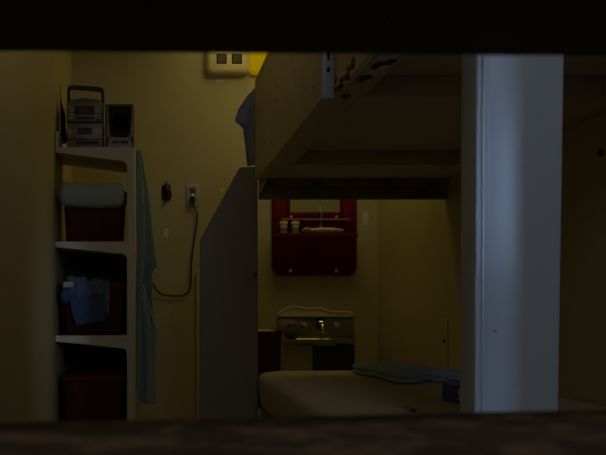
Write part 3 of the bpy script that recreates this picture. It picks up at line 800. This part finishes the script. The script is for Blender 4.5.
bm = bmesh.new(); bx(bm, ax(94), ax(101), YA + .002, YA + .01, az(134.5), az(128), .001)
obj('control_panel', bm, 'outlet', low)
bm = bmesh.new(); bx(bm, ax(67.2), ax(102.8), YA + .001, YA + .01, az(139.8), az(138.8), .0005); bx(bm, ax(76), ax(99), YA + .001, YA + .01, az(144.2), az(141), .001)
obj('cassette_keys', bm, 'black', low)
bm = bmesh.new()
hd_ = [(ax(67.6), az(112)), (ax(67.6), az(100)), (ax(67.4), az(88)), (ax(67.8), az(85.4)), (ax(69.2), az(84.3)), (ax(72), az(84.2)), (ax(84), az(84.8)), (ax(97), az(86)), (ax(100), az(86.5)), (ax(101.6), az(87.6)), (ax(102), az(90)), (ax(102.1), az(95)), (ax(102.2), az(103))]
for (p, q) in zip(hd_, hd_[1:]):
    pass
R_ = []
for i, p in enumerate(hd_):
    a_ = hd_[max(i - 1, 0)]; b_ = hd_[min(i + 1, len(hd_) - 1)]
    t = Vector((b_[0] - a_[0], b_[1] - a_[1])).normalized(); nrm = Vector((-t.y, t.x))
    hw_ = .0070 if abs(t.x) < .5 else .0092
    R_.append([(p[0] + nrm.x * hw_ * s1, YA + .07 + .012 * s2, p[1] + nrm.y * hw_ * s1) for s1, s2 in ((-1, -1), (1, -1), (1, 1), (-1, 1))])
loft(bm, R_); obj('carry_handle', bm, 'black', st, bevel=.002)
spk = thing('speaker', 'grey box speaker with a black mesh front right of the stereo', 'speaker', (ax(119.5), YA + .06, zt0))
bm = bmesh.new(); bx(bm, ax(105), ax(134), YA + .006, YA + .15, zt0, az(103.6), .005); bx(bm, ax(107), ax(133.4), YA, YA + .01, zt0, az(104.2), .003)
cab = obj('cabinet', bm, 'silver_dark', spk, smooth='auto')
bm = bmesh.new()
prism(bm, [(ax(107.2), zt0 + .001), (ax(109.5), az(137)), (ax(108), az(112)), (ax(107.8), az(104.6)), (ax(107), az(104.4))], YA - .002, YA + .004)
prism(bm, [(ax(133.2), zt0 + .001), (ax(130.8), az(137)), (ax(132.2), az(112)), (ax(132.6), az(104.6)), (ax(133.3), az(104.4))], YA - .002, YA + .004)
bx(bm, ax(107.2), ax(133.2), YA - .002, YA + .004, zt0, az(137.2), .001)
obj('front_trim', bm, 'silver', spk)
bm = bmesh.new()
prism(bm, [(ax(a), az(b)) for a, b in ((109, 106), (131.6, 106), (131.2, 122), (129.5, 134.5), (126, 137.4), (114, 137.4), (111, 134.5), (109.3, 122))], YA - .006, YA + .003)
gr = obj('grille', bm, 'grille', spk, bevel=.002)
bm = bmesh.new(); cc = W(120.5, 122, YA - .006); lathe(bm, [(.040, 0), (.040, -.002), (.036, -.002), (.036, .001)], cc, 'y', 28); obj('cone_ring', bm, 'grille', gr)
bm = bmesh.new(); bx(bm, ax(112), ax(119), YA - .004, YA, az(143.4), az(140.8), .001); bx(bm, ax(121), ax(128), YA - .004, YA, az(143.4), az(140.8), .001); obj('port', bm, 'black', spk)

# narrow dark bag hanging between wall and stereo
bm = bmesh.new()
rows_ = [(85, 57.9, 58.4), (95, 57.8, 58.9), (104, 57.6, 59.6), (109, 56.9, 61.2), (118, 56.6, 62.2), (128, 56.8, 62.6), (134, 57.4, 64.2), (140, 58.5, 65.8), (145.8, 59.5, 65.8)]
rings = []
for b, a0_, a1_ in rows_:
    Yh = 4.60
    c = (WX(a0_, Yh) + WX(a1_, Yh)) / 2; hw_ = (WX(a1_, Yh) - WX(a0_, Yh)) / 2
    c = max(c, LX + hw_ + .004)
    rings.append([(c + hw_ * math.cos(2 * PI * k / 12), Yh + hw_ * 1.6 * math.sin(2 * PI * k / 12), WZ(b, Yh) + .002 + (.010 if b > 145 else 0)) for k in range(12)])
loft(bm, rings)
tag(obj('hanging_bag', bm, 'black', None, smooth='auto'), 'narrow black bag hanging on the left wall beside the stereo', 'bag')

# ------------------------------------------------------------------ blue shirt hung behind the bunk's far corner
hs = thing('hanging_shirt', 'crumpled blue shirt hanging off the far corner of the upper bunk', 'shirt', (.40, 4.14, 1.7))
def HR(v, a, b, c, d, y=4.145): return (v, WX(a, y), WX(b, y), y, WZ(c, y), WZ(d, y))
cloth_panel('shirt_body', 'shirt', [HR(0, 249, 262, 94, 82), HR(.14, 243, 262, 102, 96), HR(.28, 238.5, 262, 109, 108), HR(.42, 234.6, 262, 121, 118), HR(.47, 238.5, 262, 124, 124), HR(.52, 243, 262, 128, 130), HR(.62, 244, 261, 136, 140), HR(.8, 246, 261, 150, 153), HR(1, 247.5, 260, 166, 165)],
            hs, 1.8, .010, nu=26, nv=50, seed=21, th=.005, crinkle=.012)
cloth_panel('sleeve', 'denim2', [HR(0, 252, 262, 105, 100, 4.125), HR(.4, 249, 262, 132, 125, 4.12), HR(.55, 247, 262, 138, 140, 4.12), HR(1, 250, 260, 165, 163, 4.125)], hs, 1.0, .006, nu=16, nv=30, seed=25, th=.005, crinkle=.008)

# ------------------------------------------------------------------ lights
def area(name, loc, target, size, energy, col, sy=None, spread=None):
    l = bpy.data.lights.new(name, 'AREA'); l.energy = energy; l.color = col; l.size = size
    if sy: l.shape = 'RECTANGLE'; l.size_y = sy
    if spread: l.spread = math.radians(spread)
    o = bpy.data.objects.new(name, l); COL.objects.link(o); o.location = loc
    o.rotation_euler = (Vector(target) - Vector(loc)).to_track_quat('-Z', 'Y').to_euler(); return o
LIGHTS = [
    ('wall_lamp_light', (.45, 5.0, 2.46), (.35, 4.95, 0), .9, (1, 1, 1), .15),
    ('cell_fill', (.12, 2.9, 2.48), (.12, 2.9, 0), .5, (1, 1, 1), .5),  # unseen ceiling fill, added to warm the side board and post
    ('corridor_fill', (-.9, -1.2, 2.2), (.4, 3, 1.0), 1.6, (1, 1, 1), 1.0),  # unseen warm fill added from the corridor side
    ('corridor_post_fill', (.60, -.35, 2.45), (.70, 1.9, 1.0), .45, (1, 1, 1), .45),  # unseen bluish light added high up to brighten the post front
    ('post_gleam_light', (1.55, -.5, 1.30), (.70, 1.9, 1.03), .16, (1, 1, 1), .6),  # narrow beam added for the gleam on the post, no window there
    ('recess_fill', (.85, 4.7, 2.47), (.85, 4.7, 0), .5, (1, 1, 1), .3),  # unseen fill added over the sink recess
]
ENERGY = [(0.673, (1.0, 0.831, 0.274)), (0.577, (1.0, 0.8, 0.504)), (1.9, (1, 0.8, 0.7)), (3.7, (0.76, 0.87, 1)), (0.55, (0.45, 0.66, 1)), (1.345, (1.0, 0.831, 0.274))]
for k, (nm_, loc_, tgt_, sz_, _, sy_) in enumerate(LIGHTS):
    if ENERGY[k][0] > 0: area(nm_, loc_, tgt_, sz_, ENERGY[k][0], ENERGY[k][1], sy_, 15 if nm_ == 'post_gleam_light' else None)

w = bpy.data.worlds.new('World'); S.world = w; w.use_nodes = True
w.node_tree.nodes['Background'].inputs['Color'].default_value = (.5, .6, .8, 1)
w.node_tree.nodes['Background'].inputs['Strength'].default_value = .0015

# ------------------------------------------------------------------ camera
cd_ = bpy.data.cameras.new('Camera'); cam = bpy.data.objects.new('Camera', cd_); COL.objects.link(cam)
cam.location = (0, 0, CZ); cam.rotation_euler = (PI / 2, 0, 0)
cd_.sensor_width = 36; cd_.lens = FPX / 606 * 36
cd_.shift_x = (303 - VX) / 606; cd_.shift_y = (VY - 227.5) / 606
cd_.clip_start = .02
cd_.dof.use_dof = True; cd_.dof.focus_distance = 4.4; cd_.dof.aperture_fstop = 59.4 / 2.6
S.camera = cam
S.view_settings.view_transform = 'Standard'; S.view_settings.look = 'None'
S.view_settings.gamma = 1; S.view_settings.exposure = 0; S.view_settings.use_curve_mapping = False
